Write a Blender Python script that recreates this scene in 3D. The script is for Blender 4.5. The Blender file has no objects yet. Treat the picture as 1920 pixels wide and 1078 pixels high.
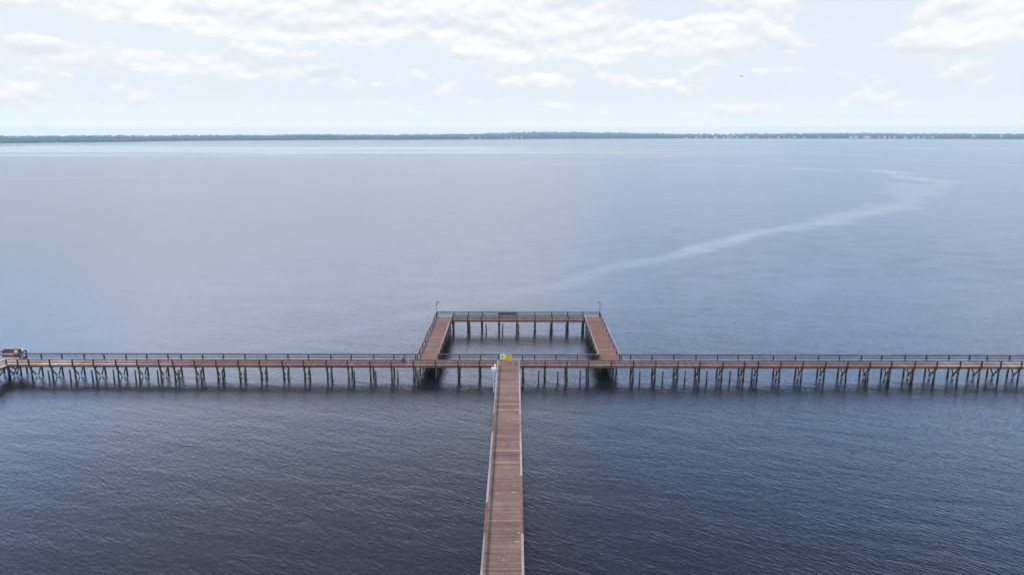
import bpy, bmesh, math, random
from mathutils import Vector, Matrix
random.seed(7)
C = bpy.context.scene
COL = C.collection
R = math.radians

# ------------------------------------------------------------------ camera
H = 36.1
PITCH, YAW, ROLL, FPX = 12.55, 0.53, 0.06, 1300.0
cam_d = bpy.data.cameras.new('camera')
cam = bpy.data.objects.new('camera', cam_d); COL.objects.link(cam)
cam_d.sensor_width = 36.0; cam_d.lens = 36.0 * FPX / 1920.0
cam_d.clip_start = 0.5; cam_d.clip_end = 40000
p, yw, rl = R(PITCH), R(YAW), R(ROLL)
fwd = Vector((-math.sin(yw) * math.cos(p), math.cos(yw) * math.cos(p), -math.sin(p)))
rt = Vector((math.cos(yw), math.sin(yw), 0)); up = rt.cross(fwd)
r2 = rt * math.cos(rl) - up * math.sin(rl); u2 = rt * math.sin(rl) + up * math.cos(rl)
M = Matrix((( r2.x, u2.x, -fwd.x), (r2.y, u2.y, -fwd.y), (r2.z, u2.z, -fwd.z))).to_4x4()
M.translation = Vector((0, 0, H)); cam.matrix_world = M
C.camera = cam

# ------------------------------------------------------------------ view
C.view_settings.view_transform = 'Standard'; C.view_settings.look = 'None'
C.view_settings.exposure = 0.0; C.view_settings.gamma = 1.0
C.cycles.volume_bounces = 1
C.cycles.max_bounces = 8

SUN_EL, SUN_AZ = 66.0, -78.0          # azimuth from +Y, negative = to the left
sun_d = bpy.data.lights.new('sun', 'SUN'); sun_d.energy = 2.2; sun_d.angle = R(8)
sun_d.color = (1.0, 0.955, 0.89)
sun = bpy.data.objects.new('sun', sun_d); COL.objects.link(sun)
sd = Vector((math.sin(R(SUN_AZ)) * math.cos(R(SUN_EL)), math.cos(R(SUN_AZ)) * math.cos(R(SUN_EL)), math.sin(R(SUN_EL))))
sun.rotation_euler = sd.to_track_quat('Z', 'Y').to_euler(); sun.location = (0, 0, 300)

# ------------------------------------------------------------------ node helpers
class NT:
    def __init__(s, nt): s.nt = nt; nt.nodes.clear()
    def n(s, t, **kw):
        o = s.nt.nodes.new(t)
        for k, v in kw.items(): setattr(o, k, v)
        return o
    def l(s, a, b): s.nt.links.new(a, b)
    def setv(s, sock, v):
        if hasattr(v, 'is_output') or isinstance(v, bpy.types.NodeSocket): s.l(v, sock)
        else: sock.default_value = v
    def m(s, op, a, b=0.0, c=0.0, clamp=False):
        o = s.n('ShaderNodeMath', operation=op, use_clamp=clamp)
        s.setv(o.inputs[0], a); s.setv(o.inputs[1], b); s.setv(o.inputs[2], c)
        return o.outputs[0]
    def v(s, op, a, b=(0, 0, 0)):
        o = s.n('ShaderNodeVectorMath', operation=op); s.setv(o.inputs[0], a); s.setv(o.inputs[1], b)
        return o.outputs[0]
    def ss(s, x, a, b, lo=0.0, hi=1.0):
        o = s.n('ShaderNodeMapRange', interpolation_type='SMOOTHSTEP')
        s.setv(o.inputs[0], x); s.setv(o.inputs[1], a); s.setv(o.inputs[2], b); s.setv(o.inputs[3], lo); s.setv(o.inputs[4], hi)
        return o.outputs[0]
    def noise(s, vec, scale, detail=2.0, rough=0.5, dist=0.0):
        o = s.n('ShaderNodeTexNoise'); s.setv(o.inputs['Vector'], vec)
        o.inputs['Scale'].default_value = scale; o.inputs['Detail'].default_value = detail
        o.inputs['Roughness'].default_value = rough; o.inputs['Distortion'].default_value = dist
        return o.outputs['Fac']
    def mix(s, f, a, b, blend='MIX'):
        o = s.n('ShaderNodeMix', data_type='RGBA', blend_type=blend)
        s.setv(o.inputs[0], f); s.setv(o.inputs[6], a); s.setv(o.inputs[7], b)
        return o.outputs[2]
    def comb(s, x, y, z):
        o = s.n('ShaderNodeCombineXYZ'); s.setv(o.inputs[0], x); s.setv(o.inputs[1], y); s.setv(o.inputs[2], z)
        return o.outputs[0]
    def sep(s, v):
        o = s.n('ShaderNodeSeparateXYZ'); s.l(v, o.inputs[0]); return o.outputs
    def curve(s, x, pts):
        o = s.n('ShaderNodeFloatCurve'); s.setv(o.inputs['Value'], x)
        c = o.mapping.curves[0]
        while len(c.points) < len(pts): c.points.new(0.5, 0.5)
        for q, (a, b) in zip(c.points, pts): q.location = (a, b); q.handle_type = 'AUTO'
        o.mapping.update(); return o.outputs[0]

def px_az(x): return math.atan((x - 971.0) / 1300.0)
def px_el(x, y): return math.atan((249.6 - y) / 1300.0 * math.cos(px_az(x)))

# ------------------------------------------------------------------ world: sky with clouds
W = bpy.data.worlds.new('World'); C.world = W; W.use_nodes = True
t = NT(W.node_tree)
out = t.n('ShaderNodeOutputWorld'); bg = t.n('ShaderNodeBackground'); t.l(bg.outputs[0], out.inputs[0])
bg.inputs['Strength'].default_value = 0.1
sky = t.n('ShaderNodeTexSky', sky_type='NISHITA', sun_disc=False)
sky.sun_elevation = R(SUN_EL); sky.sun_rotation = R(SUN_AZ); sky.altitude = 50; sky.air_density = 1.1; sky.dust_density = 2.0; sky.ozone_density = 1.0
tc = t.n('ShaderNodeTexCoord'); g = t.sep(tc.outputs['Generated'])
az = t.m('ARCTAN2', g[0], g[1]); el = t.m('ARCSINE', g[2])
# broad cloud field: puffs flatten and shrink towards the horizon
vv = t.m('POWER', t.m('MAXIMUM', el, 0.0), 0.62)
cv = t.comb(t.m('MULTIPLY', az, 7.0), t.m('MULTIPLY', vv, 26.0), 3.3)
n1 = t.noise(cv, 1.0, 6.0, 0.5, 0.0)
cv2 = t.comb(t.m('MULTIPLY', az, 15.0), t.m('MULTIPLY', el, 33.0), 1.7)
n2 = t.noise(cv2, 1.0, 6.0, 0.58, 0.0)
# banks and gaps of this particular sky: (x, y, half-width, half-height, strength)
blobs = [(640, 48, 250, 34, .50), (930, 48, 210, 42, .52), (1150, 78, 190, 26, .36), (258, 30, 75, 20, .38), (25, 22, 50, 24, .5),
         (118, 97, 42, 14, .55), (245, 114, 95, 13, .38), (425, 134, 80, 14, .42), (578, 147, 36, 12, .52), (640, 148, 24, 9, .40),
         (1365, 22, 62, 24, .55), (1452, 96, 64, 12, .55), (1450, 38, 50, 16, .25), (1755, 42, 82, 20, .60), (1885, 26, 46, 26, .45),
         (1690, 104, 60, 10, .32), (870, 112, 60, 12, .28), (1235, 160, 40, 8, .25), (1035, 146, 26, 9, .25), (730, 165, 120, 8, .12),
         (140, 66, 70, 22, -.42), (700, 108, 170, 16, -.22), (1235, 34, 60, 20, -.40), (1590, 45, 60, 60, -.50), (1900, 90, 40, 20, -.1), (330, 80, 70, 16, -.22)]
acc = None
for (bx_, by_, hw, hh, st) in blobs:
    a0, e0 = px_az(bx_), px_el(bx_, by_); sa = hw / 1300.0 * math.cos(a0); se = hh / 1300.0
    dx = t.m('MULTIPLY', t.m('SUBTRACT', az, a0), 1 / sa); dy = t.m('MULTIPLY', t.m('SUBTRACT', el, e0), 1 / se)
    q = t.m('ADD', t.m('MULTIPLY', dx, dx), t.m('MULTIPLY', dy, dy))
    gss = t.m('MULTIPLY', t.m('EXPONENT', t.m('MULTIPLY', q, -0.8)), st)
    acc = gss if acc is None else t.m('ADD', acc, gss)
lowfade = t.ss(el, 0.02, 0.075)                      # few clouds right on the horizon
hi = t.ss(el, 0.19, 0.4)                             # above: broken cloud
dens = t.m('ADD', t.m('MULTIPLY', t.m('SUBTRACT', n1, 0.5), 0.75), t.m('MULTIPLY', t.m('SUBTRACT', n2, 0.5), 1.9))
dens = t.m('ADD', t.m('ADD', dens, t.m('MULTIPLY', acc, 1.3)), 0.05)
dens = t.m('ADD', dens, t.m('MULTIPLY', hi, t.ss(az, -0.5, 0.35, 0.17, -0.22)))
mask = t.m('MULTIPLY', t.ss(dens, 0.02, 0.36), t.ss(el, 0.0, 0.05))
haze_f = t.curve(t.m('MULTIPLY', t.m('MAXIMUM', el, 0.0), 0.64), [(0, 0.96), (0.05, 0.93), (0.12, 0.80), (0.25, 0.45), (0.5, 0.14), (1, 0.05)])
nsky = t.mix(1.0, sky.outputs[0], (1.5, 1.5, 1.45, 1), 'MULTIPLY')
base = t.mix(haze_f, nsky, (8.45, 9.2, 9.8, 1))
base = t.mix(t.ss(el, 0.0, 0.06, 1.0, 0.0), base, (9.6, 10.5, 11.0, 1))
base = t.mix(t.ss(el, 0.0, 0.02, 1.0, 0.0), base, (13.2, 13.0, 12.6, 1))
# cloud: bright tops, faint grey undersides
cvd = t.comb(t.m('MULTIPLY', az, 15.0), t.m('ADD', t.m('MULTIPLY', el, 33.0), 0.30), 1.7)
n2d = t.noise(cvd, 1.0, 4.0, 0.55, 0.0)
shade = t.m('ADD', 0.5, t.m('MULTIPLY', t.m('SUBTRACT', n2, n2d), 3.6), clamp=True)
ccol = t.mix(shade, (7.9, 8.35, 8.95, 1), (10.6, 10.5, 10.4, 1))

fin = t.mix(t.m('MULTIPLY', mask, 0.92), base, ccol)
# unseen sky shaped to brighten the water: white left, blue right, deeper towards the zenith
azn = t.m('ADD', t.m('MULTIPLY', az, 0.3183 * 0.5), 0.5, clamp=True)
cov = t.curve(azn, [(0, .5), (.38, .45), (.405, .60), (.44, .88), (.49, .86), (.515, .62), (.545, .22), (.60, .26), (.7, .4), (1, .5)])
cov = t.m('ADD', cov, t.m('MULTIPLY', t.m('SUBTRACT', n1, 0.5), 1.6), clamp=True)
hicol = t.mix(cov, (13.0, 22.0, 41.0, 1), (28.5, 32.0, 39.5, 1))
bfac = t.curve(t.m('MULTIPLY', t.m('MAXIMUM', el, 0.0), 0.6366), [(0, .5), (.12, .5), (.19, .5), (.25, .24), (.38, .125), (1, .12)])
bs = t.n('ShaderNodeVectorMath', operation='SCALE'); t.l(hicol, bs.inputs[0]); t.l(t.m('MULTIPLY', bfac, 2.0), bs.inputs['Scale'])
fin = t.mix(t.ss(el, 0.175, 0.25), fin, bs.outputs[0])
t.l(fin, bg.inputs['Color'])

# ------------------------------------------------------------------ mesh builder
class MB:
    def __init__(s): s.v = []; s.f = []; s.c = []
    def _box(s, P, col):
        b = len(s.v); s.v += [tuple(q) for q in P]
        for f in ((0, 3, 2, 1), (4, 5, 6, 7), (0, 1, 5, 4), (1, 2, 6, 5), (2, 3, 7, 6), (3, 0, 4, 7)):
            s.f.append(tuple(b + i for i in f)); s.c.append(col)
    def box(s, x0, x1, y0, y1, z0, z1, col=(1, 1, 1)):
        s._box([(x0, y0, z0), (x1, y0, z0), (x1, y1, z0), (x0, y1, z0), (x0, y0, z1), (x1, y0, z1), (x1, y1, z1), (x0, y1, z1)], col); return s
    def beam(s, p0, p1, w, h, col=(1, 1, 1)):          # w = horizontal thickness, h = height across the run
        p0, p1 = Vector(p0), Vector(p1); d = (p1 - p0).normalized()
        sd_ = d.cross(Vector((0, 0, 1)))
        if sd_.length < 1e-4: sd_ = Vector((1, 0, 0))
        sd_.normalize(); u = sd_.cross(d)
        a, b = sd_ * w / 2, u * h / 2
        s._box([p0 - a - b, p0 + a - b, p1 + a - b, p1 - a - b, p0 - a + b, p0 + a + b, p1 + a + b, p1 - a + b], col); return s
    def cyl(s, p0, p1, r0, r1, n=10, col=(1, 1, 1), cap=True):
        p0, p1 = Vector(p0), Vector(p1); d = (p1 - p0).normalized()
        a = d.orthogonal().normalized(); c = d.cross(a); b = len(s.v)
        for P, r in ((p0, r0), (p1, r1)):
            for i in range(n):
                th = 2 * math.pi * i / n; s.v.append(tuple(P + (a * math.cos(th) + c * math.sin(th)) * r))
        for i in range(n):
            s.f.append((b + i, b + (i + 1) % n, b + n + (i + 1) % n, b + n + i)); s.c.append(col)
        if cap:
            s.f.append(tuple(b + n + i for i in range(n))); s.c.append(col)
            s.f.append(tuple(b + i for i in reversed(range(n)))); s.c.append(col)
        return s
    def build(s, name, mat, parent=None):
        me = bpy.data.meshes.new(name); me.from_pydata(s.v, [], s.f); me.materials.append(mat)
        at = me.color_attributes.new('tint', 'FLOAT_COLOR', 'CORNER')
        k = 0
        buf = []
        for f, c in zip(s.f, s.c): buf += [c[0], c[1], c[2], 1.0] * len(f)
        at.data.foreach_set('color', buf)
        me.update()
        o = bpy.data.objects.new(name, me); COL.objects.link(o)
        if parent is not None: o.parent = parent
        return o

def tag(o, label=None, cat=None, group=None, kind=None):
    if label: o['label'] = label
    if cat: o['category'] = cat
    if group: o['group'] = group
    if kind: o['kind'] = kind
    return o
def thing(name, loc, label, cat, group=None, rz=0.0):
    o = bpy.data.objects.new(name, None); COL.objects.link(o); o.location = loc; o.rotation_euler.z = rz
    return tag(o, label, cat, group)

# ------------------------------------------------------------------ materials
def wood_mat(name, base, rough=0.85, var=0.5, scale=3.0, stain=None, spec=0.3, wet=False):
    m = bpy.data.materials.new(name); m.use_nodes = True; t = NT(m.node_tree)
    out = t.n('ShaderNodeOutputMaterial'); b = t.n('ShaderNodeBsdfPrincipled'); t.l(b.outputs[0], out.inputs[0])
    tc = t.n('ShaderNodeNewGeometry'); P = tc.outputs['Position']
    at = t.n('ShaderNodeAttribute', attribute_name='tint')
    n1 = t.noise(P, scale, 5.0, 0.65); n2 = t.noise(P, 0.45, 3.0, 0.6)
    f = t.m('ADD', t.m('MULTIPLY', t.m('SUBTRACT', n1, 0.5), var * 2), t.m('ADD', 1.0, t.m('MULTIPLY', t.m('SUBTRACT', n2, 0.5), 0.7)))
    col = t.mix(1.0, (*base, 1), at.outputs['Color'], 'MULTIPLY')
    fc = t.n('ShaderNodeVectorMath', operation='SCALE'); t.l(col, fc.inputs[0]); t.l(f, fc.inputs['Scale'])
    c = fc.outputs[0]
    if stain:                                           # grey-green weathering in patches
        n3 = t.noise(P, 0.9, 4.0, 0.6)
        c = t.mix(t.ss(n3, 0.48, 0.68, 0.0, 0.55), c, (*stain, 1))
    if wet:                                             # algae and wet wood around the waterline
        zz = t.m('ADD', t.sep(P)[2], t.m('MULTIPLY', t.m('SUBTRACT', n1, 0.5), 0.35))
        c = t.mix(t.ss(zz, 0.25, 0.55, 0.85, 0.0), c, (0.022, 0.024, 0.016, 1))
    t.l(c, b.inputs['Base Color']); b.inputs['Roughness'].default_value = rough
    b.inputs['Specular IOR Level'].default_value = spec
    bp = t.n('ShaderNodeBump'); bp.inputs['Strength'].default_value = 0.3; bp.inputs['Distance'].default_value = 0.02
    t.l(n1, bp.inputs['Height']); t.l(bp.outputs[0], b.inputs['Normal'])
    return m
def plain_mat(name, base, rough=0.5, metal=0.0, var=0.12, scale=6.0):
    m = bpy.data.materials.new(name); m.use_nodes = True; t = NT(m.node_tree)
    out = t.n('ShaderNodeOutputMaterial'); b = t.n('ShaderNodeBsdfPrincipled'); t.l(b.outputs[0], out.inputs[0])
    P = t.n('ShaderNodeNewGeometry').outputs['Position']
    n = t.noise(P, scale, 4.0, 0.6)
    at = t.n('ShaderNodeAttribute', attribute_name='tint')
    col = t.mix(1.0, (*base, 1), at.outputs['Color'], 'MULTIPLY')
    fc = t.n('ShaderNodeVectorMath', operation='SCALE'); t.l(col, fc.inputs[0])
    t.l(t.m('ADD', 1.0, t.m('MULTIPLY', t.m('SUBTRACT', n, 0.5), var * 2)), fc.inputs['Scale'])
    t.l(fc.outputs[0], b.inputs['Base Color']); b.inputs['Roughness'].default_value = rough; b.inputs['Metallic'].default_value = metal
    return m
M_deck = wood_mat('deck_boards', (0.222, 0.130, 0.094), var=0.45, scale=2.2)
M_rail = wood_mat('rail_wood', (0.27, 0.19, 0.17), var=0.3, scale=4.0)
M_dark = wood_mat('post_wood', (0.082, 0.048, 0.040), var=0.35, scale=5.0)
M_fascia = wood_mat('fascia_wood', (0.14, 0.08, 0.063), var=0.4, scale=2.0)
M_pile = wood_mat('pile_wood', (0.105, 0.080, 0.062), var=0.5, scale=4.0, stain=(0.07, 0.08, 0.045), wet=True)

# ------------------------------------------------------------------ water
def water_mat():
    m = bpy.data.materials.new('lake_water'); m.use_nodes = True; t = NT(m.node_tree)
    out = t.n('ShaderNodeOutputMaterial'); b = t.n('ShaderNodeBsdfPrincipled'); t.l(b.outputs[0], out.inputs[0])
    P = t.n('ShaderNodeNewGeometry').outputs['Position']; s = t.sep(P)
    # wave slopes by finite differences of a height field made of three wave trains
    def height(vec):
        def layer(rot, sx, sy, det, rough, dist):
            vs = t.sep(vec); cr, sr = math.cos(R(rot)), math.sin(R(rot))
            u = t.m('ADD', t.m('MULTIPLY', vs[0], cr * sx), t.m('MULTIPLY', vs[1], sr * sx))
            w = t.m('ADD', t.m('MULTIPLY', vs[0], -sr * sy), t.m('MULTIPLY', vs[1], cr * sy))
            return t.noise(t.comb(u, w, 0.0), 1.0, det, rough, dist)
        a = layer(-36, 1.15, 3.3, 2.5, 0.55, 0.35)         # short ripples, crests running down to the right
        c = layer(-24, 0.34, 0.95, 1.5, 0.5, 0.35)         # longer wavelets
        d = layer(-14, 0.10, 0.30, 1.0, 0.5, 0.3)           # low undulation
        return t.m('ADD', t.m('ADD', t.m('MULTIPLY', a, 0.060), t.m('MULTIPLY', c, 0.040)), t.m('MULTIPLY', d, 0.075))
    e = 0.07
    h0 = height(P); hx = height(t.v('ADD', P, (e, 0, 0))); hy = height(t.v('ADD', P, (0, e, 0)))
    sx = t.m('MULTIPLY', t.m('SUBTRACT', hx, h0), 1 / e); sy = t.m('MULTIPLY', t.m('SUBTRACT', hy, h0), 1 / e)
    # wind patches
    mp = t.n('ShaderNodeMapping'); t.l(P, mp.inputs['Vector']); mp.inputs['Scale'].default_value = (0.0022, 0.006, 1); mp.inputs['Rotation'].default_value = (0, 0, R(8))
    gust = t.noise(mp.outputs[0], 1.0, 4.0, 0.55, 0.4)
    mp2 = t.n('ShaderNodeMapping'); t.l(P, mp2.inputs['Vector']); mp2.inputs['Scale'].default_value = (0.0007, 0.0035, 1)
    far = t.noise(mp2.outputs[0], 1.0, 4.0, 0.6, 0.5)
    amp = t.ss(gust, 0.34, 0.66, 0.72, 1.28)
    paws = t.noise(t.comb(t.m('MULTIPLY', s[0], 0.09), t.m('MULTIPLY', s[1], 0.15), 0.0), 1.0, 6.0, 0.68, 0.3)
    amp = t.m('MULTIPLY', amp, t.m('ADD', 1.0, t.m('MULTIPLY', t.ss(s[1], 90.0, 260.0, 0.3, 1.0), t.ss(paws, 0.28, 0.72, -0.6, 0.6))))
    # a little rougher on the right hand side
    amp = t.m('MULTIPLY', amp, t.ss(s[0], -120.0, 140.0, 0.90, 1.05))
    # slick: smooth strands with a painted pale sheen, curving away to the right (x0, y0, x1, y1, relative width, strength)
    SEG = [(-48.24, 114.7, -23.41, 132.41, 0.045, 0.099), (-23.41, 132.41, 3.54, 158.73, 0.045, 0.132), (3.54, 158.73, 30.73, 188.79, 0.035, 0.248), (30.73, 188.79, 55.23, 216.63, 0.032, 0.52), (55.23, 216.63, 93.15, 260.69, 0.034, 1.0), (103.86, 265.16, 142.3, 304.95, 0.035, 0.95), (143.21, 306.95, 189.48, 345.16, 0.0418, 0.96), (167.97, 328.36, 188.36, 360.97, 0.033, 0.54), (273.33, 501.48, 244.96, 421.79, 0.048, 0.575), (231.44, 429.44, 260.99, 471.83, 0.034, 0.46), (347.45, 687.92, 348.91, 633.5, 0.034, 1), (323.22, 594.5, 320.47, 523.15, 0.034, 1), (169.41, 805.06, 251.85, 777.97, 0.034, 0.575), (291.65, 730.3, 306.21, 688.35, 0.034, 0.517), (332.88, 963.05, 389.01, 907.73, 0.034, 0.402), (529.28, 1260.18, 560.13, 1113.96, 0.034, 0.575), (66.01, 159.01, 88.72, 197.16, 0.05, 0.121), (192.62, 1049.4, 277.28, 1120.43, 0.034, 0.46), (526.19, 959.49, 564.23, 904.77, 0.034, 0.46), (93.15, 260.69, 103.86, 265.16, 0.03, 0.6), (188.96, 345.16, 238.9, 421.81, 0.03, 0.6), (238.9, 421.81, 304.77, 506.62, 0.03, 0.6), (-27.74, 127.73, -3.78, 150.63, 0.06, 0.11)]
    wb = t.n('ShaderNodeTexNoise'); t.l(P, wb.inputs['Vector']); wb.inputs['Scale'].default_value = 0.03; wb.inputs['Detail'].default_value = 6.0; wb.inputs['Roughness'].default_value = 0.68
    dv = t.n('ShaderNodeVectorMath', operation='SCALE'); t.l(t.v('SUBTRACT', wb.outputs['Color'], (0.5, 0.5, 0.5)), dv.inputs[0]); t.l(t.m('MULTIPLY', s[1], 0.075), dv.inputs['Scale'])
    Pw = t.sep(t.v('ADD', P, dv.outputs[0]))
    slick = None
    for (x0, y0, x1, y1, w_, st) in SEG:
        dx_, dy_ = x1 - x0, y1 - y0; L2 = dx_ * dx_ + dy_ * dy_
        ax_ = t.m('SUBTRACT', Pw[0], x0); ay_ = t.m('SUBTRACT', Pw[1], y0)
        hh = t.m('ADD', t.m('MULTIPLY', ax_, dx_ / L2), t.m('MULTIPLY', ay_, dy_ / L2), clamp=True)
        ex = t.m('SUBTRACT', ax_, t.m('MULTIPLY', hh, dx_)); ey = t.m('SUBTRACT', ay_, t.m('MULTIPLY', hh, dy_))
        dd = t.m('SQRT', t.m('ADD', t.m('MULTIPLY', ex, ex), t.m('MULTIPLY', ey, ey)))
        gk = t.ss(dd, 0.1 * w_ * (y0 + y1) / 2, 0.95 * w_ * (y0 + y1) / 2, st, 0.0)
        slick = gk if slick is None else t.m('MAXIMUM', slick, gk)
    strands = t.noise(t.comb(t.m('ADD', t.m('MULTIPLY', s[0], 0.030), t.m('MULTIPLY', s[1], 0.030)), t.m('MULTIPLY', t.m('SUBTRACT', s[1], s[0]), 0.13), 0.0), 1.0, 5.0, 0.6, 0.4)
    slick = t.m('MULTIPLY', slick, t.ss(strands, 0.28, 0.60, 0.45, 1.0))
    # calm water towards the far shore
    wv = t.m('MULTIPLY', t.m('SUBTRACT', far, 0.5), 1.0)
    yd = t.m('ADD', s[1], t.m('MULTIPLY', wv, 1500.0))
    yd = t.m('ADD', yd, t.m('MULTIPLY', s[0], 0.10))
    cA = t.m('MULTIPLY', t.m('MULTIPLY', t.ss(yd, 1080.0, 1300.0), t.ss(yd, 1800.0, 2300.0, 1.0, 0.0)), t.ss(s[0], -200.0, 700.0, 1.0, 0.0))
    cB = t.m('MULTIPLY', t.ss(s[1], 2700.0, 3000.0), t.ss(s[0], -1700.0, -900.0))
    cC = t.m('MULTIPLY', t.ss(far, 0.56, 0.64), t.m('MULTIPLY', t.ss(s[1], 450.0, 700.0), 0.6))
    calm = t.m('MAXIMUM', t.m('MAXIMUM', cA, t.m('MULTIPLY', cB, 0.45)), cC)
    calm = t.m('MAXIMUM', calm, t.m('MULTIPLY', slick, 0.50))
    amp = t.m('MULTIPLY', amp, t.m('SUBTRACT', 1.0, t.m('MULTIPLY', calm, 0.96)))
    nx = t.m('MULTIPLY', t.m('MULTIPLY', sx, amp), -1.0); ny = t.m('MULTIPLY', t.m('MULTIPLY', sy, amp), -1.0)
    nrm = t.v('NORMALIZE', t.comb(nx, ny, 1.0))
    t.l(nrm, b.inputs['Normal'])
    b.inputs['IOR'].default_value = 1.333; t.l(t.m('SUBTRACT', 0.20, t.m('MULTIPLY', calm, 0.17)), b.inputs['Roughness'])
    n3 = t.noise(P, 0.02, 3.0, 0.5)
    col = t.mix(n3, (0.007, 0.009, 0.014, 1), (0.012, 0.011, 0.012, 1))
    # bright sky sheen painted into the base colour along the slick and flecks beyond
    painted_sheen = t.m('MULTIPLY', slick, t.ss(t.noise(P, 0.15, 5.0, 0.65), 0.35, 0.58, 0.3, 1.0))
    sheen_fleck = t.m('MULTIPLY', t.m('MULTIPLY', t.ss(far, 0.60, 0.66), t.ss(s[0], 50.0, 300.0)), t.m('MULTIPLY', t.ss(s[1], 420.0, 600.0), t.ss(s[1], 900.0, 1500.0, 1.0, 0.0)))
    painted_sheen = t.m('MAXIMUM', painted_sheen, sheen_fleck)
    col = t.mix(t.m('MULTIPLY', painted_sheen, 0.25), col, (0.44, 0.51, 0.62, 1))
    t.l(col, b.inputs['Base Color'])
    return m
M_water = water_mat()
bm = bmesh.new(); N = 64
ring0 = [bm.verts.new((0, 0, 0))]
rings = []
for r in (300, 1500, 4500, 9000):
    rings.append([bm.verts.new((r * math.cos(2 * math.pi * i / N), r * math.sin(2 * math.pi * i / N), 0)) for i in range(N)])
for i in range(N): bm.faces.new((ring0[0], rings[0][i], rings[0][(i + 1) % N]))
for k in range(3):
    for i in range(N): bm.faces.new((rings[k][i], rings[k + 1][i], rings[k + 1][(i + 1) % N], rings[k][(i + 1) % N]))
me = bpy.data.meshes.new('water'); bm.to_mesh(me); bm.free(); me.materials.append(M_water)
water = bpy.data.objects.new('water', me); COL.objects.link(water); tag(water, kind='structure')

# ------------------------------------------------------------------ pier building blocks
D = 2.2; T = 3.12
def jit(c, a=0.15):
    k = 1 + random.uniform(-a, a); return tuple(max(0.0, q * k * (1 + random.uniform(-0.035, 0.035))) for q in c)
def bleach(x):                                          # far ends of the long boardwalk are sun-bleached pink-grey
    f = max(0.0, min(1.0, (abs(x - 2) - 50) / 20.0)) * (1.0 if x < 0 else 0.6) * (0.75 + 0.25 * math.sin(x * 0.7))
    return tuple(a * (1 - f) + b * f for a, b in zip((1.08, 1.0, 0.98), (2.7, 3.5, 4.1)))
def planks_x(mb, x0, x1, y0, y1, colf, w=0.145):        # boardwalk running along x, planks across it
    x = x0
    while x < x1 - 0.02:
        xe = min(x + w - 0.008, x1); dz = random.uniform(-0.003, 0.003)
        mb.box(x, xe, y0, y1, D - 0.045, D + dz, jit(colf(x), 0.26)); x += w
def planks_y(mb, y0, y1, x0, x1, colf, light=(), w=0.145):
    y = y0
    while y < y1 - 0.02:
        ye = min(y + w - 0.008, y1); dz = random.uniform(-0.003, 0.003)
        c = jit(colf(y), 0.22)
        if random.random() < 0.04: c = tuple(q * 1.3 for q in c)
        for ly in light:
            if abs((y + ye) / 2 - ly) < w * 0.85: c = (2.0, 2.0, 1.9)
        mb.box(x0, x1, y, ye, D - 0.045, D + dz, c); y += w
def railing(parent, p0, p1, out, posts, cap_col=None, post_low=D - 0.36, label=None):
    """p0,p1: xy ends of the rail line; out: unit xy away from the deck; posts: distances from p0"""
    p0, p1 = Vector(p0), Vector(p1); L = (p1 - p0).length; d = (p1 - p0) / L
    rl_ = bpy.data.objects.new('railing', None)
    mb = MB(); n = max(1, int(L / 4.9)); cuts = [L * i / n for i in range(n + 1)]
    for i in range(n):
        a, b = p0 + d * cuts[i], p0 + d * (cuts[i + 1] - 0.006)
        c = jit(cap_col(i, n) if cap_col else (1, 1, 1), 0.12)
        mb.beam((a.x, a.y, T - 0.02 + random.uniform(-.002, .002)), (b.x, b.y, T - 0.02 + random.uniform(-.002, .002)), 0.20, 0.04, c)
    rail = mb.build('railing', M_rail, parent)
    mb = MB()
    ins = Vector(out) * -0.071
    for i in range(n):
        a, b = p0 + d * cuts[i] + ins, p0 + d * (cuts[i + 1] - 0.006) + ins
        mb.beam((a.x, a.y, T - 0.111), (b.x, b.y, T - 0.111), 0.040, 0.138, jit((1, 1, 1)))
    mb.build('top_rail', M_dark, rail)
    mb = MB()
    for i in range(n):
        a, b = p0 + d * cuts[i] + ins, p0 + d * (cuts[i + 1] - 0.006) + ins
        mb.beam((a.x, a.y, D + 0.43), (b.x, b.y, D + 0.43), 0.040, 0.13, jit((1.1, 1, 1)))
    mb.build('middle_rail', M_dark, rail)
    for s_ in posts:
        q = p0 + d * s_ + Vector(out) * 0.03
        w = 0.08; pm = MB(); pm.box(-w, w, -w, w, 0, T - 0.042 - post_low, jit((1, 1, 1)))
        o = pm.build('post', M_dark, rail); o.location = (q.x, q.y, post_low)
    return rail
bent_cache = {}
def bent(parent, a, b, zt=D - 0.30, braces=True):
    """pair of piles at xy a and b with a cap beam and two braces meeting low between them"""
    a, b = Vector(a), Vector(b); d = (b - a).normalized()
    cap = MB()
    ea, eb = a - d * 0.22, b + d * 0.22
    sd_ = Vector((-d.y, d.x))
    cap.beam((*ea, zt - 0.15), (*eb, zt - 0.15), 0.16, 0.26, jit((0.9, 0.9, 0.9)))
    root = cap.build('pile_bent', M_pile, parent)
    for k, q in enumerate((a, b)):
        lx, ly = random.uniform(-.05, .05), random.uniform(-.05, .05)
        c = jit((1.0, 1.0, 1.0), 0.40)
        pm = MB(); pm.cyl((lx, ly, -1.6), (0, 0, zt - 0.285), 0.145, 0.120, 10, c)
        o = pm.build('pile', M_pile, root); o.location = (q.x, q.y, 0)
    if braces:
        mid = (a + b) / 2; off = sd_ * 0.15
        for k, (q, zz) in enumerate(((a, 1.55), (b, 1.90))):
            m_ = mid
            o_ = off if k == 0 else -off
            pm = MB(); pm.beam((q.x + o_.x, q.y + o_.y, zz), (m_.x + o_.x, m_.y + o_.y, 0.15 + random.uniform(-.04, .06)), 0.07, 0.21, jit((0.7, 0.7, 0.75)))
            pm.build('brace', M_pile, root)
    return root
def along(lst, x0): return [x - x0 for x in lst]

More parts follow.
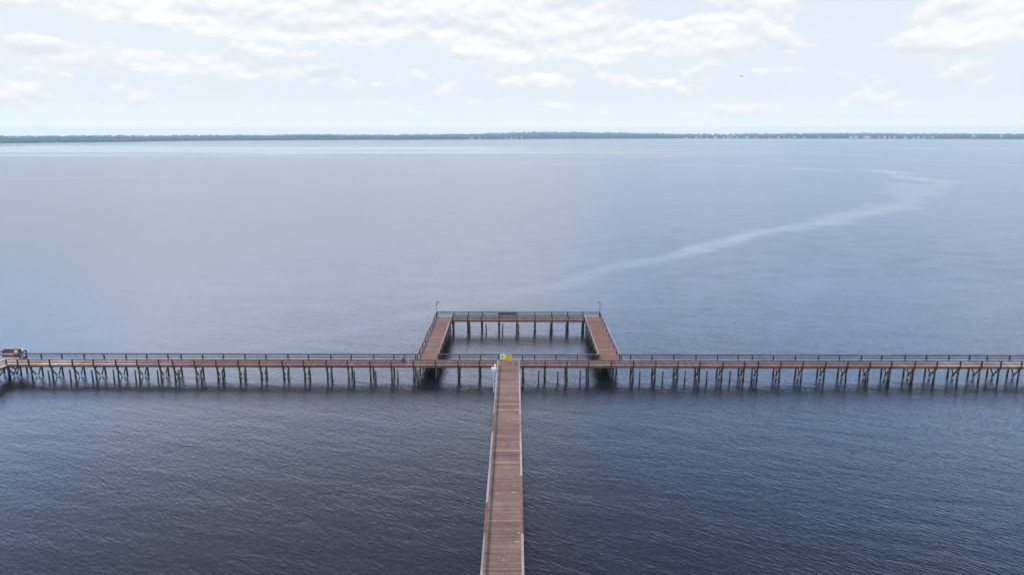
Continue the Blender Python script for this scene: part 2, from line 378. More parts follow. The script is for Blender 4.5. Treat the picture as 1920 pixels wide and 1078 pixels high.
# ------------------------------------------------------------------ the long boardwalk
FR = [-76.86, -75.16, -73.47, -70.32, -66.89, -63.73, -60.34, -57.15, -53.88, -51.78, -48.52, -45.28, -41.94, -38.74, -35.3, -32.14, -28.71, -25.54, -22.19, -19.01, -15.69, -12.32, -8.99, -5.8, -3.02,
      0.17, 0.75, 4.02, 7.28, 10.51, 13.9, 17.19, 20.49, 23.83, 27.09, 30.47, 33.7, 35.73, 39.04, 42.35, 45.69, 48.96, 52.26, 55.43, 58.9, 62.14, 65.58, 68.72, 71.55, 74.6, 77.8, 81.0]
YF, YB = 98.5, 101.3                                     # rail lines
XR = 82.5
walk = thing('boardwalk', (-1.4, 99.9, 0), 'long wooden boardwalk on piles crossing the whole picture from left to right', 'boardwalk')
off = Vector((1.4, -99.9))
def L(x, y): return (x + 1.4, y - 99.9)
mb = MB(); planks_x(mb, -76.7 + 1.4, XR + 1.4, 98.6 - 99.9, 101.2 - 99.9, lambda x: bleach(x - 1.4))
# scattered pale repair pieces and droppings-bleached spots
for (x, y, w, l_) in ((-10.3, 100.6, .35, .14), (30.9, 99.6, .3, .16), (-16.2, 99.2, .3, .12), (47.5, 99.4, .3, .15), (-23.5, 99.3, .3, .12), (58.2, 99.9, .3, .14), (13.2, 99.3, .9, .14), (12.2, 99.0, .8, .14), (14.8, 99.6, .5, .14)):
    mb.box(x + 1.4 - w / 2, x + 1.4 + w / 2, y - 99.9 - l_ / 2, y - 99.9 + l_ / 2, D + 0.0045, D + 0.008, (2.6, 3.0, 3.2))
deck = mb.build('deck', M_deck, walk)
def fascia(parent, p0, p1, th=0.045, zt=D - 0.052, h=0.31):
    p0, p1 = Vector(p0), Vector(p1); n = max(1, int((p1 - p0).length / 4.2)); mb = MB()
    for i in range(n):
        a = p0.lerp(p1, i / n); b = p0.lerp(p1, (i + 1) / n); b = b - (p1 - p0).normalized() * 0.006
        mb.beam((a.x, a.y, zt - h / 2 + random.uniform(-.006, .004)), (b.x, b.y, zt - h / 2 + random.uniform(-.006, .004)), th, h, jit((1, 1, 1), 0.25))
    return mb.build('fascia', M_fascia, parent)
fascia(deck, L(-76.6, 98.577), L(-3.0, 98.577)); fascia(deck, L(0.15, 98.577), L(XR, 98.577))
fascia(deck, L(-77, 101.223), L(-15.45, 101.223)); fascia(deck, L(-12.3, 101.223), L(12.3, 101.223)); fascia(deck, L(15.45, 101.223), L(XR, 101.223))
for yy in (99.3, 99.9, 100.5):
    mb = MB(); mb.beam((*L(-76.6, yy), D - 0.175), (*L(XR, yy), D - 0.175), 0.07, 0.245, (1, 1, 1)); mb.build('stringer', M_pile, deck)
def rail_cols(i, n): return random.choice([(.6, .57, .6), (0.5, 0.45, 0.45), (.75, .75, .8), (0.45, 0.4, 0.4)])
fl = [x for x in FR if x <= -3.02]; frr = [x for x in FR if x >= 0.17 and x != 0.75]
railing(walk, L(-76.86, YF), L(-3.02, YF), (0, -1), along(fl, -76.86), rail_cols)
railing(walk, L(0.17, YF), L(XR, YF), (0, -1), along(frr, 0.17), rail_cols)
PB = [-76.85, -73.49, -70.31, -66.85, -63.76, -60.36, -57.15, -53.88, -51.85, -48.51, -45.33, -41.98, -38.75, -35.36, -32.22, -28.77, -25.63, -22.17, -19.08, -15.75]
railing(walk, L(-76.85, YB), L(-15.69, YB), (0, 1), along(PB, -76.85), rail_cols)
PC = [-12.2, -9.0, -5.78, -2.97, 0.66, 2.52, 5.77, 9.06, 12.2]
railing(walk, L(-12.25, YB), L(12.25, YB), (0, 1), along(PC, -12.25), rail_cols)
PD = [15.75, 17.21, 20.46, 23.78, 27.17, 30.46, 33.61, 35.76, 38.97, 42.33, 45.83, 48.99, 52.33, 55.4, 58.97, 62.21, 65.59, 68.73, 71.41, 74.81, 78.0, 81.2]
railing(walk, L(15.69, YB), L(XR, YB), (0, 1), along(PD, 15.69), rail_cols)
for x in FR:
    if x in (-75.16, -3.02, 0.17): continue
    bent(walk, L(x + 0.02, 98.74), L(x + random.uniform(-.06, .06), 101.06))
bent(walk, L(-2.9, 98.74), L(-2.9, 101.06))
# turned left end: the walkway doubles its width and heads towards the camera, a bench in its corner
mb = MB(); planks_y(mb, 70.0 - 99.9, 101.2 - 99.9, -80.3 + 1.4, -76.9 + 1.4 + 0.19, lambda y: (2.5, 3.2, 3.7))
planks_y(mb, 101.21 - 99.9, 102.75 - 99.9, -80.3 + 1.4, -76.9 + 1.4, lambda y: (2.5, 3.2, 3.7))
dk2 = mb.build('deck', M_deck, walk)
fascia(dk2, L(-76.66, 70), L(-76.66, 98.5)); fascia(dk2, L(-80.33, 70), L(-80.33, 102.77)); fascia(dk2, L(-80.3, 102.78), L(-76.9, 102.78))
railing(walk, L(-76.62, 98.3), L(-76.62, 70.0), (1, 0), [1.9 + 3.2 * i for i in range(9)], rail_cols)
railing(walk, L(-80.38, 102.85), L(-80.38, 70.0), (-1, 0), [0.05 + 3.2 * i for i in range(11)], rail_cols)
railing(walk, L(-80.3, 102.85), L(-76.85, 102.85), (0, 1), [1.7, 3.4], rail_cols)
for i in range(9): bent(walk, L(-80.1, 101.9 - 3.2 * i), L(-76.95, (101.9 - 3.2 * i) if i else 102.5))

# ------------------------------------------------------------------ straight boardwalk towards the camera
stem = thing('boardwalk', (-1.43, 98.5, 0), 'straight wooden boardwalk running from the bottom edge up to the long one', 'boardwalk', rz=R(0.25))
Ys = lambda y: y - 98.5
def stem_col(y):
    f = max(0, 1 - abs(y + 8.5) / 2.8) * 0.55            # worn pale patch near the junction
    g2 = 0.08 * math.sin(y * 0.9) + 0.06 * math.sin(y * 0.31 + 1)
    return (1.0 + g2 + f, 1.02 + g2 + f * 1.1, 1.03 + g2 + f * 1.2)
mb = MB(); planks_y(mb, Ys(12), Ys(98.54), -1.52, 1.52, stem_col, light=[Ys(q) for q in (94.7, 88.35, 83.65, 81.7, 70.25, 67.35, 56.15)])
for q in (52.2, 63.5, 61.2, 73.9, 77.9, 85.9, 90.3):
    mb.box(-1.0, 1.3, Ys(q), Ys(q) + 0.13, D + 0.0045, D + 0.0075, (1.3, 1.32, 1.3))
for (x, y, w, l_) in ((1.15, 52.9, .40, .12), (1.3, 54.2, .25, .12), (0.9, 61.2, .5, .10), (-0.72, 61.0, .16, .16), (0.1, 78.4, .45, .13), (-.2, 71.9, .3, .1), (0.05, 50.3, .2, .1)):
    mb.box(x - w / 2, x + w / 2, Ys(y) - l_ / 2, Ys(y) + l_ / 2, D + 0.009, D + 0.012, (2.5, 2.9, 3.1))
dk = mb.build('deck', M_deck, stem)
fascia(dk, (-1.545, Ys(98.44)), (-1.545, Ys(12))); fascia(dk, (1.545, Ys(98.44)), (1.545, Ys(12)))
for xx in (-0.9, 0, 0.9):
    mb = MB(); mb.beam((xx, Ys(98.5), D - 0.175), (xx, Ys(12), D - 0.175), 0.07, 0.245, (1, 1, 1)); mb.build('stringer', M_pile, dk)
red = (0.85, 0.50, 0.48)
def capL(i, n):  # segments from the junction towards the camera, 4.9 m each
    y = 98.4 - (i + .5) * 86.4 / n
    if 70.5 < y < 76.5 or 50.5 < y < 57.5: return red
    return (1.35, 1.45, 1.5) if i % 3 else (1.1, 1.2, 1.1)
def capR(i, n):
    y = 98.4 - (i + .5) * 86.4 / n
    if 53.5 < y < 60.5: return red
    return (1.4, 1.5, 1.6) if i % 4 else (1.1, 1.1, 1.1)
pst = [1.6 + 3.25 * i for i in range(27)]
railing(stem, (-1.59, Ys(98.38)), (-1.59, Ys(12)), (-1, 0), pst, capL)
railing(stem, (1.59, Ys(98.38)), (1.59, Ys(12)), (1, 0), pst, capR)
for s_ in pst: bent(stem, (-1.3, -0.12 - s_), (1.3, -0.12 - s_))

# ------------------------------------------------------------------ fishing platform behind
plat = thing('pier_platform', (0, 101.3, 0), 'three-sided wooden fishing platform enclosing a square of water behind the long boardwalk', 'pier platform')
Yp = lambda y: y - 101.3
mb = MB()
lightL, lightR = [Yp(113.2)], [Yp(106.9), Yp(104.2)]
planks_y(mb, Yp(101.21), Yp(124.38), -15.4, -12.42, lambda y: (0.98, 0.93, 0.90), light=lightL)
dL = mb.build('deck', M_deck, plat)
mb = MB(); planks_y(mb, Yp(101.21), Yp(124.38), 12.42, 15.4, lambda y: (0.93, 0.86, 0.80), light=lightR)
dR = mb.build('deck', M_deck, plat)
mb = MB(); planks_x(mb, -15.4, 15.4, Yp(124.48), Yp(126.9), lambda x: (0.98, 0.98, 1.0))
mb.box(-15.4, -12.42, Yp(124.385), Yp(124.475), D - 0.045, D, (1, 1, 1)); mb.box(12.42, 15.4, Yp(124.385), Yp(124.475), D - 0.045, D, (1, 1, 1))
dB = mb.build('deck', M_deck, plat)
fascia(dL, (-15.43, Yp(101.3)), (-15.43, Yp(126.9))); fascia(dL, (-12.39, Yp(101.3)), (-12.39, Yp(124.4)))
fascia(dR, (15.43, Yp(101.3)), (15.43, Yp(126.9))); fascia(dR, (12.39, Yp(101.3)), (12.39, Yp(124.4)))
fascia(dB, (-12.36, Yp(124.45)), (12.36, Yp(124.45))); fascia(dB, (-15.4, Yp(126.93)), (15.4, Yp(126.93)))
for (dd, a, b) in ((dL, -14.9, 0), (dL, -13.9, 0), (dL, -12.9, 0), (dR, 14.9, 0), (dR, 13.9, 0), (dR, 12.9, 0)):
    mb = MB(); mb.beam((a, 0.0, D - 0.175), (a, Yp(126.8), D - 0.175), 0.07, 0.245); mb.build('stringer', M_pile, dd)
for yy in (125.0, 125.7, 126.4):
    mb = MB(); mb.beam((-12.3, Yp(yy), D - 0.175), (12.3, Yp(yy), D - 0.175), 0.07, 0.245); mb.build('stringer', M_pile, dB)
pa = [0.12 + 3.2 * i for i in range(8)]
def lite(i, n): return random.choice([(1.1, 1.05, 1.1), (0.95, 0.85, 0.85), (1.2, 1.2, 1.25)])
railing(plat, (-15.5, Yp(101.42)), (-15.5, Yp(126.9)), (-1, 0), pa + [25.4], lite)
railing(plat, (15.5, Yp(101.42)), (15.5, Yp(126.9)), (1, 0), pa + [25.4], lite)
railing(plat, (-12.3, Yp(101.42)), (-12.3, Yp(124.35)), (1, 0), pa, lite)
railing(plat, (12.3, Yp(101.42)), (12.3, Yp(124.35)), (-1, 0), pa, lite)
BX = [-12.2, -9.4, -6.8, -3.6, -.25, 3.15, 6.3, 9.3, 12.2]
railing(plat, (-12.2, Yp(124.38)), (12.2, Yp(124.38)), (0, -1), [x + 12.2 for x in BX], rail_cols)
railing(plat, (-15.4, Yp(127.0)), (15.4, Yp(127.0)), (0, 1), [0.02] + [x + 15.4 for x in BX] + [30.78], rail_cols)
for x in BX: bent(plat, (x, Yp(124.62)), (x, Yp(126.75)))
for sgn in (-1, 1):
    for i in range(8): bent(plat, (sgn * 15.2, Yp(102.1 + 3.15 * i)), (sgn * 12.62, Yp(102.1 + 3.15 * i)))
    bent(plat, (sgn * 15.2, Yp(126.7)), (sgn * 12.9, Yp(126.7)))

# ------------------------------------------------------------------ old free-standing piles
SX = [-70.47, -67.26, -63.96, -60.75, -57.4, -54.08, -50.87, -47.5, -44.23, -40.92, -37.75, -34.37, -31.12, -27.81, -24.55, -21.3, -17.99, -15.0, 3.01, 5.94, 9.21, 18.13, 21.48, 24.81, 28.12, 31.5, 34.81, 51.65, 54.94, 58.35, 61.68, 65.16, 68.41]
def stake(x, y, h, label, group):
    pm = MB(); lx, ly = random.uniform(-.07, .07), random.uniform(-.05, .05)
    pm.cyl((0, 0, -1.6), (lx, ly, h - 0.05), 0.135, 0.105, 10, jit((1.1, 1.1, 1.1), 0.3))
    pm.cyl((lx, ly, h - 0.05), (lx, ly, h), 0.105, 0.07, 10, (1.8, 1.7, 1.6))
    o = pm.build('mooring_pile', M_pile); o.location = (x, y, 0); tag(o, label, 'pile', group); return o
for x in SX:
    stake(x, 98.15 + random.uniform(-.05, .05), 1.62 + random.uniform(-.1, .08), 'short dark pile in front of the long boardwalk, ' + ('left' if x < -3 else 'right') + ' of the straight one',
          'old piles beside the long boardwalk on the left' if x < -3 else 'old piles beside the long boardwalk on the right')
for x in [-11.99, -8.96, -5.9, -2.93, 0.05, 2.97, 5.9, 8.83, 11.76]:
    stake(x, 123.9, 1.75 + random.uniform(-.08, .08), 'short dark free-standing pile in the water enclosed by the fishing platform', 'old piles inside the fishing platform')

# ------------------------------------------------------------------ furniture and small things
M_lamp = plain_mat('lamp_metal', (0.10, 0.13, 0.17), 0.45, 0.4)
M_glass = plain_mat('lamp_glass', (0.32, 0.36, 0.40), 0.2)
for sgn, lab in ((1, 'slim blue-grey lamp post with hanging lamp at the left rear corner of the fishing platform'), (-1, 'slim blue-grey lamp post with hanging lamp at the right rear corner of the fishing platform')):
    lp = thing('lamp_post', (-sgn * 15.42, 127.12, D), lab, 'lamp post', 'lamp posts on the fishing platform corners')
    MB().cyl((0, 0, -0.3), (0, 0, 3.0), 0.055, 0.045, 10).build('pole', M_lamp, lp)
    a = MB(); a.cyl((0, 0, 2.86), (sgn * .2, 0, 2.93), 0.022, 0.02, 8); a.cyl((sgn * .2, 0, 2.93), (sgn * .36, 0, 2.86), 0.02, 0.02, 8); a.build('arm', M_lamp, lp)
    hd = MB(); hd.cyl((sgn * .36, 0, 2.60), (sgn * .36, 0, 2.72), 0.16, 0.15, 12); hd.cyl((sgn * .36, 0, 2.72), (sgn * .36, 0, 2.86), 0.15, 0.04, 12)
    h_ = hd.build('lamp_head', M_lamp, lp)
    MB().cyl((sgn * .36, 0, 2.56), (sgn * .36, 0, 2.598), 0.10, 0.13, 12).build('lamp_glass', M_glass, h_)

def bench(name, loc, w, label, seat_c, back_c, hb=0.95, rz=0.0, mat=M_rail):
    b = thing(name, loc, label, 'bench', rz=rz)
    m_ = MB()
    for k in range(3): m_.box(-w / 2, w / 2, -0.26 + k * 0.165, -0.26 + k * 0.165 + 0.155, 0.42, 0.46, jit(seat_c))
    m_.build('seat', mat, b)
    m_ = MB()
    for k in range(3):
        z = 0.52 + k * (hb - 0.52) / 3; m_.box(-w / 2, w / 2, 0.27 + 0.02 * k, 0.31 + 0.02 * k, z, z + (hb - 0.52) / 3 - 0.02, jit(back_c))
    m_.build('backrest', mat, b)
    n = 2 if w < 2.5 else 3
    for k in range(n):
        x = -w / 2 + 0.15 + k * (w - 0.3) / (n - 1)
        m_ = MB(); m_.box(x - .04, x + .04, -0.22, -0.12, 0, 0.417); m_.box(x - .04, x + .04, 0.20, 0.262, 0, 0.417); m_.box(x - .037, x + .037, -0.118, 0.198, 0.30, 0.40)
        m_.build('leg', M_dark, b)
    return b
bench('bench', (-2.1, 126.45, D + 0.003), 3.4, 'long dark brown bench against the rear railing of the fishing platform', (0.30, 0.26, 0.24), (0.28, 0.22, 0.2), 0.86)
cb = bench('bench', (-78.75, 102.40, D + 0.003), 2.9, 'pale-topped wooden bench with high brown back at the far left end', (2.2, 2.3, 2.2), (0.42, 0.30, 0.28), 1.18)
m_ = MB(); m_.box(-1.62, 1.5, 0.26, 0.44, 1.19, 1.225, (2.5, 2.6, 2.7)); m_.build('cap_board', M_rail, cb)
m_ = MB(); m_.beam((1.52, 0.35, 1.21), (1.95, -0.42, 1.05), 0.22, 0.035, (2.4, 2.5, 2.6)); m_.box(1.60, 1.68, -0.30, -0.22, 0, 1.02, (.4, .35, .35)); m_.box(1.56, 1.60, -0.2, 0.26, 0.5, 1.0, (.42, .33, .32))
m_.build('armrest', M_rail, cb)
m_ = MB(); m_.box(-1.45, 1.45, -0.245, -0.225, 0.02, 0.41, (0.45, 0.38, 0.38)); m_.build('front_panel', M_rail, cb)

# seated person
def person():
    V = [(0, .05, .52), (0, .09, .72), (0, .08, .98), (0, .06, 1.10), (0, .03, 1.19), (0, .02, 1.27)]    # pelvis..head
    E_ = [(0, 1), (1, 2), (2, 3), (3, 4), (4, 5)]
    Rr = [.155, .135, .165, .06, .095, .085]
    S = ['p', 's', 's', 'k', 'k', 'k']
    def add(co, r, par, s_):
        V.append(co); Rr.append(r); S.append(s_); E_.append((par, len(V) - 1)); return len(V) - 1
    for sg in (-1, 1):
        a = add((sg * .10, -.02, .53), .10, 0, 'p'); k = add((sg * .14, -.36, .54), .072, a, 'p'); an = add((sg * .15, -.36, .12), .045, k, 'p'); add((sg * .16, -.52, .045), .038, an, 'p')
        sh = add((sg * .19, .07, 1.02), .066, 2, 's'); el_ = add((sg * .25, -.02, .78), .046, sh, 's'); wr = add((sg * .15, -.24, .66), .030, el_, 'k')
        pa_ = add((sg * .135, -.30, .645), .034, wr, 'k')
        for j in range(4): add((sg * (.105 + .02 * j), -.375 + .006 * abs(j - 1), .625), .009, pa_, 'k')
        add((sg * .085, -.30, .635), .010, pa_, 'k')
    me = bpy.data.meshes.new('person'); me.from_pydata(V, E_, []); me.update()
    o = bpy.data.objects.new('person', me); COL.objects.link(o)
    sk = o.modifiers.new('s', 'SKIN'); su = o.modifiers.new('u', 'SUBSURF'); su.levels = 1; su.render_levels = 1
    for i, q in enumerate(me.skin_vertices[0].data): q.radius = (Rr[i], Rr[i] * (0.75 if i in (1, 2) else 1)); q.use_root = (i == 0)
    dg = bpy.context.evaluated_depsgraph_get(); ev = o.evaluated_get(dg); m2 = bpy.data.meshes.new_from_object(ev)
    cols = {'p': (0.03, 0.10, 0.05), 's': (0.55, 0.78, 0.62), 'k': (0.45, 0.27, 0.19)}
    at = m2.color_attributes.new('tint', 'FLOAT_COLOR', 'CORNER')
    for pl in m2.polygons:
        c = pl.center; bi = min(range(len(V)), key=lambda i: (Vector(V[i]) - c).length - Rr[i] * .6)
        for li in pl.loop_indices: at.data[li].color = (*cols[S[bi]], 1)
        pl.use_smooth = True
    o.modifiers.clear(); o.data = m2; m2.materials.append(M_cloth)
    return o
M_cloth = plain_mat('cloth_and_skin', (1, 1, 1), 0.8)
M_hair = plain_mat('hair', (0.035, 0.025, 0.02), 0.7)
pr = person(); pr.location = (-78.05, 102.30, D - 0.0); tag(pr, 'person in a pale green top sitting on the bench at the far left end', 'person')
hb = MB(); hb.cyl((0, .045, 1.26), (0, .04, 1.345), .098, .088, 12); hb.cyl((0, .04, 1.345), (0, .035, 1.385), .088, .03, 12); hb.build('hair', M_hair, pr)

# yellow board and yellow drape on the middle of the far railing
M_yel = plain_mat('yellow_plastic', (0.90, 0.66, 0.05), 0.45, 0, 0.1, 3)
M_pal = plain_mat('pale_yellow_plastic', (0.86, 0.80, 0.30), 0.5, 0, 0.12, 4)
M_blk = plain_mat('black_print', (0.015, 0.02, 0.012), 0.6)
ys = thing('yellow_sign', (-2.33, 101.12, 2.36), 'pale yellow sign with a dark round mark on the far railing opposite the straight boardwalk', 'sign')
sb = MB(); sb.box(-.46, .46, -.02, .02, 0, .80); sb.build('sign_board', M_pal, ys)
sb = MB(); sb.cyl((-.12, -.021, .44), (-.12, -.027, .44), .13, .13, 20); sb.build('round_mark', M_blk, ys)
bm = bmesh.new(); nx_, nz_ = 14, 16; gv = []
for i in range(nx_ + 1):
    for j in range(nz_ + 1):
        u, v = i / nx_, j / nz_
        s_ = v * 1.32
        if s_ < 0.12: y, z = 0.09 - s_, 0.0
        else:
            y = -0.03 - 0.20 * ((s_ - 0.12) / 1.2) ** 1.5; z = -(s_ - 0.12) * (0.90 if u < .8 else .82)
        y -= 0.035 * math.sin(u * 9 + 1) * min(1, v * 2); gv.append(bm.verts.new(((u - .5) * 0.88 + .03 * math.sin(v * 5), y, z)))
for i in range(nx_):
    for j in range(nz_):
        a = i * (nz_ + 1) + j; bm.faces.new((gv[a], gv[a + 1], gv[a + nz_ + 2], gv[a + nz_ + 1]))
bmesh.ops.solidify(bm, geom=bm.faces[:], thickness=0.012)
me = bpy.data.meshes.new('yellow_tarp'); bm.to_mesh(me); bm.free(); me.materials.append(M_yel)
at = me.color_attributes.new('tint', 'FLOAT_COLOR', 'CORNER'); at.data.foreach_set('color', [1.0] * 4 * len(me.loops))
for q in me.polygons: q.use_smooth = True
yt = bpy.data.objects.new('yellow_tarp', me); COL.objects.link(yt); yt.location = (-1.40, 101.20, T + 0.02)
tag(yt, 'deep yellow sheet hanging over the far railing right of the pale yellow sign', 'tarp')

# white pole and box against the left side of the straight boardwalk
M_wht = plain_mat('white_plastic', (0.80, 0.80, 0.80), 0.4, 0, 0.06)
wp = thing('white_pole', (-3.47, 93.5, 0), 'tall white pole with a white box on top beside the straight boardwalk', 'pole')
MB().cyl((0, 0, -1.5), (0, 0, 1.58), .075, .075, 12).cyl((0, 0, 1.68), (0, 0, 3.2), .085, .085, 12).build('pole', M_wht, wp)
MB().cyl((0, 0, 1.58), (0, 0, 1.68), .10, .10, 12, (.2, .2, .3)).build('clamp', M_wht, wp)
bx_ = MB(); bx_.box(-.32, .32, -.20, .20, 3.2, 3.58); bb = bx_.build('box', M_wht, wp)
bx_ = MB(); bx_.box(-.34, .34, -.22, .22, 3.58, 3.64, (1.1, 1.1, 1.1)); bx_.build('lid', M_wht, bb)
bx_ = MB(); bx_.box(.05, .30, .24, .44, 3.72, 4.0); bx_.box(.14, .20, .26, .32, 3.3, 3.72); bx_.build('bracket', M_wht, wp)

M_bag = plain_mat('dark_fabric', (0.03, 0.03, 0.045), 0.8)
bg_ = thing('fishing_bag', (-17.35, 100.35, D + 0.004), 'small dark fishing bag with an upright handle on the long boardwalk left of the platform', 'bag')
b_ = MB(); b_.cyl((-.16, 0, 0), (-.16, 0, .5), .17, .15, 12, cap=True); b_.box(-.16, .10, -.13, .13, 0.0, .44); b_.build('bag_body', M_bag, bg_)
b_ = MB(); b_.beam((-.1, 0, .45), (.14, .25, 1.05), .05, .05); b_.beam((.02, .0, .3), (.26, .28, .98), .05, .05); b_.beam((.14, .25, 1.03), (.26, .28, 1.03), .05, .05); b_.build('handle', M_bag, bg_)
bk = thing('bucket', (-16.72, 100.15, D + 0.004), 'small round white bucket beside the dark fishing bag', 'bucket')
b_ = MB(); b_.cyl((0, 0, 0), (0, 0, .34), .13, .16, 16); b_.cyl((0, 0, .34), (0, 0, .37), .168, .168, 16, (1.15, 1.15, 1.15)); b_.build('bucket_body', M_wht, bk)
b_ = MB()
for k in range(8):
    a0, a1 = math.pi * k / 8, math.pi * (k + 1) / 8
    b_.cyl((.165 * math.cos(a0), 0, .35 + .15 * math.sin(a0)), (.165 * math.cos(a1), 0, .35 + .15 * math.sin(a1)), .008, .008, 6)
b_.build('handle', M_wht, bk)

# bird high over the lake
M_bird = plain_mat('grey_feathers', (0.10, 0.105, 0.12), 0.8)
bd = MB()
prof = [(-.26, .02), (-.2, .05), (-.05, .085), (.1, .075), (.22, .045), (.42, .015)]
for (a, ra), (b, rb) in zip(prof[:-1], prof[1:]): bd.cyl((a, 0, 0), (b, 0, 0), ra, rb, 8)
for sg in (-1, 1):
    pts_ = [((-.08, 0), (.12, 0), 0), ((-.14, .35), (.10, .35), .10), ((-.05, .75), (.10, .75), .05)]
    for (a, b_, z0), (c_, d_, z1) in zip(pts_[:-1], pts_[1:]):
        P = [(a[0], sg * a[1], z0 - .01), (b_[0], sg * b_[1], z0 - .01), (d_[0], sg * d_[1], z1 - .01), (c_[0], sg * c_[1], z1 - .01)]
        bd._box(P + [(q[0], q[1], q[2] + .02) for q in P], (1, 1, 1))
bo = bd.build('bird', M_bird)
d_ = Vector((math.sin(px_az(1371)), math.cos(px_az(1371)), math.tan(px_el(1371, 151)))) * 190
bo.location = (d_.x, d_.y, H + d_.z); bo.rotation_euler = (0, 0, R(8)); bo.scale = (1.0, 1.0, 1.0); tag(bo, 'tiny grey bird gliding in the sky right of centre', 'bird')

# ------------------------------------------------------------------ far shore
SH = [(-900, 2900), (-300, 3100), (0, 3305), (200, 3450), (400, 3815), (700, 4080), (719, 4090), (722, 3900), (800, 4020), (960, 4300), (1150, 4560), (1300, 4800), (1600, 4850), (1920, 4780), (2300, 4700), (2900, 4500)]
def shore(px):
    for (a, r0), (b, r1) in zip(SH[:-1], SH[1:]):
        if px <= b: return r0 + (r1 - r0) * max(0, (px - a)) / (b - a)
    return SH[-1][1]
def pos(px, r): a = px_az(px); return r * math.sin(a), r * math.cos(a)   # r measured along the ground
rs_ = random.Random(3)
def hillh(px, dr):                                       # ground height behind the shore
    base = 6 * (1 - math.exp(-dr / 350.0))
    top = min(1.0, max(0.35, 0.35 + (px - 100) / 700.0))
    w = 1.5 * math.sin(px * 0.013) + 1.2 * math.sin(px * 0.031 + 2) + 0.8 * math.sin(px * .083)
    b2 = max(0.0, min(1, (dr - 900) / 1400.0)); b2 = b2 * b2 * (3 - 2 * b2)
    ridge = b2 * (22 * math.exp(-((px - 1040) / 170.0) ** 2) + 7 * math.exp(-((px - 1600) / 260.0) ** 2) + 3)
    return base * top + w * min(1, dr / 500) + ridge + 0.4
def mat_green(name, cols, scale, rough=0.95):
    m = bpy.data.materials.new(name); m.use_nodes = True; t = NT(m.node_tree)
    out = t.n('ShaderNodeOutputMaterial'); b = t.n('ShaderNodeBsdfPrincipled'); t.l(b.outputs[0], out.inputs[0])
    P = t.n('ShaderNodeNewGeometry').outputs['Position']; at = t.n('ShaderNodeAttribute', attribute_name='tint')
    n = t.noise(P, scale, 4.0, 0.6)
    c = t.mix(t.ss(n, 0.35, 0.65), (*cols[0], 1), (*cols[1], 1)); c = t.mix(1.0, c, at.outputs['Color'], 'MULTIPLY')
    t.l(c, b.inputs['Base Color']); b.inputs['Roughness'].default_value = rough; b.inputs['Specular IOR Level'].default_value = 0.1
    return m
M_land = mat_green('shore_ground', ((0.06, 0.075, 0.035), (0.10, 0.10, 0.06)), 0.01)
M_tree = mat_green('forest_foliage', ((0.070, 0.105, 0.080), (0.100, 0.140, 0.100)), 0.004)
pxs = list(range(-880, 2880, 40)) + [719, 722]; pxs.sort()
drs = [-15, 0, 25, 80, 200, 400, 700, 1000, 1400, 1900, 2400, 3000]
lm = MB(); idx = {}
for i, px in enumerate(pxs):
    for j, dr in enumerate(drs):
        x, y = pos(px, shore(px) + dr); z = -0.8 if j == 0 else (0.25 if j == 1 else hillh(px, dr))
        lm.v.append((x, y, z))
n_ = len(drs)
for i in range(len(pxs) - 1):
    for j in range(n_ - 1):
        a = i * n_ + j; lm.f.append((a, a + n_, a + n_ + 1, a + 1)); lm.c.append((1, 1, 1))
land = lm.build('far_shore', M_land); tag(land, kind='structure')
ico = bmesh.new(); bmesh.ops.create_icosphere(ico, subdivisions=1, radius=1.0)
iv = [tuple(v.co) for v in ico.verts]; if_ = [tuple(v.index for v in f.verts) for f in ico.faces]; ico.free()
fm = MB()
def crown(px, dr, w, h, c):
    x, y = pos(px, shore(px) + dr); z = hillh(px, dr) if dr > 25 else 1.0
    b = len(fm.v)
    for v in iv:
        k = rs_.uniform(.75, 1.2); fm.v.append((x + v[0] * w * k, y + v[1] * w * k, z + h * 0.5 + v[2] * h * 0.55 * k))
    for f in if_: fm.f.append(tuple(b + q for q in f)); fm.c.append(c)
rows = [(28, 7, 2.6), (60, 8, 3.4), (110, 9, 3.4), (180, 9, 4), (300, 10, 4), (450, 10, 4), (650, 11, 5), (900, 11, 5), (1250, 12, 6), (1700, 14, 6), (2300, 15, 6)]
for dr, h, step in rows:
    px = -420
    while px < 2350:
        gap = rs_.random()
        if not (dr < 100 and gap < (0.35 if px > 1250 else 0.08)):
            hh = h * rs_.uniform(0.7, 1.3); ww = step * rs_.uniform(1.3, 2.3)
            k = rs_.uniform(0.65, 1.5)
            g = (1.25, 1.1, 1.0) if px < 330 else (1, 1, 1)
            crown(px + rs_.uniform(-1, 1), dr + rs_.uniform(-20, 40 + dr * .1), ww, hh, (k * g[0], k * g[1], k * g[2]))
        px += step * rs_.uniform(0.6, 1.0)
forest = fm.build('forest', M_tree); tag(forest, kind='stuff', label='low dark green wood lining the whole far shore', cat='forest')

M_wall = plain_mat('house_wall', (0.80, 0.79, 0.76), 0.7); M_roof = plain_mat('house_roof', (0.45, 0.44, 0.44), 0.8)
houses = [(742, 3, 7), (885, 9, 10), (900, 4, 7), (948, 4, 8), (958, 5, 9), (968, 5, 8), (977, 4, 9), (1278, 4, 7), (1296, 5, 11), (1304, 4, 13), (1316, 4, 8), (1331, 8, 9), (1346, 6, 8), (1354, 3, 11), (1360, 6, 14), (1371, 5, 9),
          (1389, 8, 10), (1405, 5, 8), (1430, 4, 8), (1446, 6, 10), (1457, 3, 11), (1466, 4, 8), (1475, 7, 11), (1493, 4, 8), (1521, 4, 7), (1542, 3, 8), (1578, 8, 9), (1587, 7, 13), (1607, 14, 12), (1629, 5, 9), (1639, 5, 12), (1649, 5, 9),
          (1657, 4, 11), (1677, 7, 10), (1692, 6, 9), (1700, 5, 11), (1711, 5, 8), (1726, 3, 9), (1800, 5, 14), (1850, 3, 13), (1916, 5, 10)]
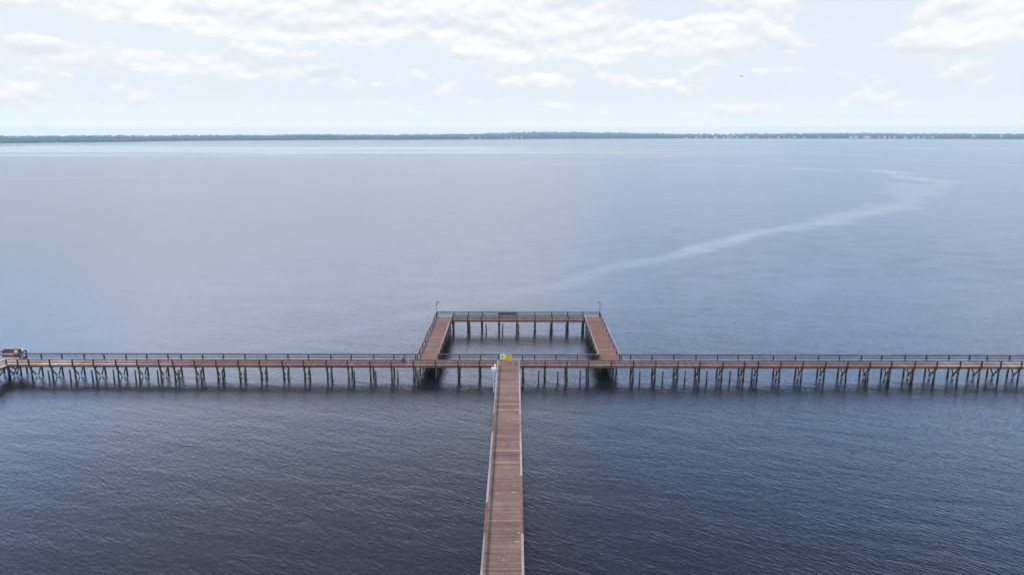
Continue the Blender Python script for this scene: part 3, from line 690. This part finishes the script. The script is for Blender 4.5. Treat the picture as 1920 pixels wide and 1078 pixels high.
special = {885: 'widest pale house on the far shore above the centre of the picture', 742: 'pale house on the far shore furthest left', 1607: 'widest white building on the far shore, right of the picture centre',
           1587: 'tall white gabled house just left of the widest white building on the far shore', 1800: 'lone tall pale house in the trees right of the row of shore houses', 1916: 'pale house on the far shore at the right edge of the picture',
           1850: 'narrow pale house on the far shore between the lone tall one and the right edge', 1360: 'tall white house in the left part of the right-hand row on the far shore'}
for (px, wpx, h) in houses:
    up_ = 60 if px in (1800, 1850) else 0
    r = shore(px) + 14 + up_; x, y = pos(px, r); w = wpx * r / 1300 / 1.0 * 0.8
    if px in special: lab, grp = special[px], None
    elif px < 1100: lab, grp = 'small pale house at the water on the far shore above the centre of the picture', 'pale houses on the far shore above the centre'
    elif h >= 11: lab, grp = 'small tall pale house among trees in the right-hand row on the far shore', 'tall pale houses on the right part of the far shore'
    else: lab, grp = 'small low pale house among trees in the right-hand row on the far shore', 'low pale houses on the right part of the far shore'
    ho = thing('house', (x, y, 0.3 if not up_ else hillh(px, 74) + 4), lab, 'house', grp, rz=-px_az(px))
    k = random.uniform(.75, 1.1); h *= 1.15; hw = h * 0.62
    wm = MB(); wm.box(-w / 2, w / 2, 0, 9, -3, hw, (k, k, k))
    b = len(wm.v); wm.build('wall', M_wall, ho)
    rm = MB(); k = random.uniform(.7, 2.0)
    P = [(-w / 2 - .8, -1, hw + .02), (w / 2 + .8, -1, hw + .02), (w / 2 + .8, 10, hw + .02), (-w / 2 - .8, 10, hw + .02), (-w * .3, 4.5, h)]
    rm.v = [*P, (w * .3, 4.5, h)]; rm.f = [(3, 2, 1, 0), (0, 1, 5, 4), (2, 3, 4, 5), (1, 2, 5), (3, 0, 4)]; rm.c = [(k, k, k)] * 5
    rm.build('roof', M_roof, ho)
    for q in (-.28, .22):
        dm = MB(); dm.box(w * q - w * .07, w * q + w * .07, -.12, -.02, 1.0, hw * .55, (.12, .13, .15)); dm.build('window', M_wall, ho)

# ------------------------------------------------------------------ haze
hm = MB(); hm.box(-9600, 9600, -9600, 9600, -2.6, 90)
M_haze = bpy.data.materials.new('haze'); M_haze.use_nodes = True; t = NT(M_haze.node_tree)
out = t.n('ShaderNodeOutputMaterial'); pv = t.n('ShaderNodeVolumePrincipled'); t.l(pv.outputs[0], out.inputs['Volume'])
pv.inputs['Color'].default_value = (0.74, 0.90, 1.0, 1); pv.inputs['Density'].default_value = 1.05e-4; pv.inputs['Anisotropy'].default_value = 0.2
hz = hm.build('haze', M_haze); tag(hz, kind='stuff')
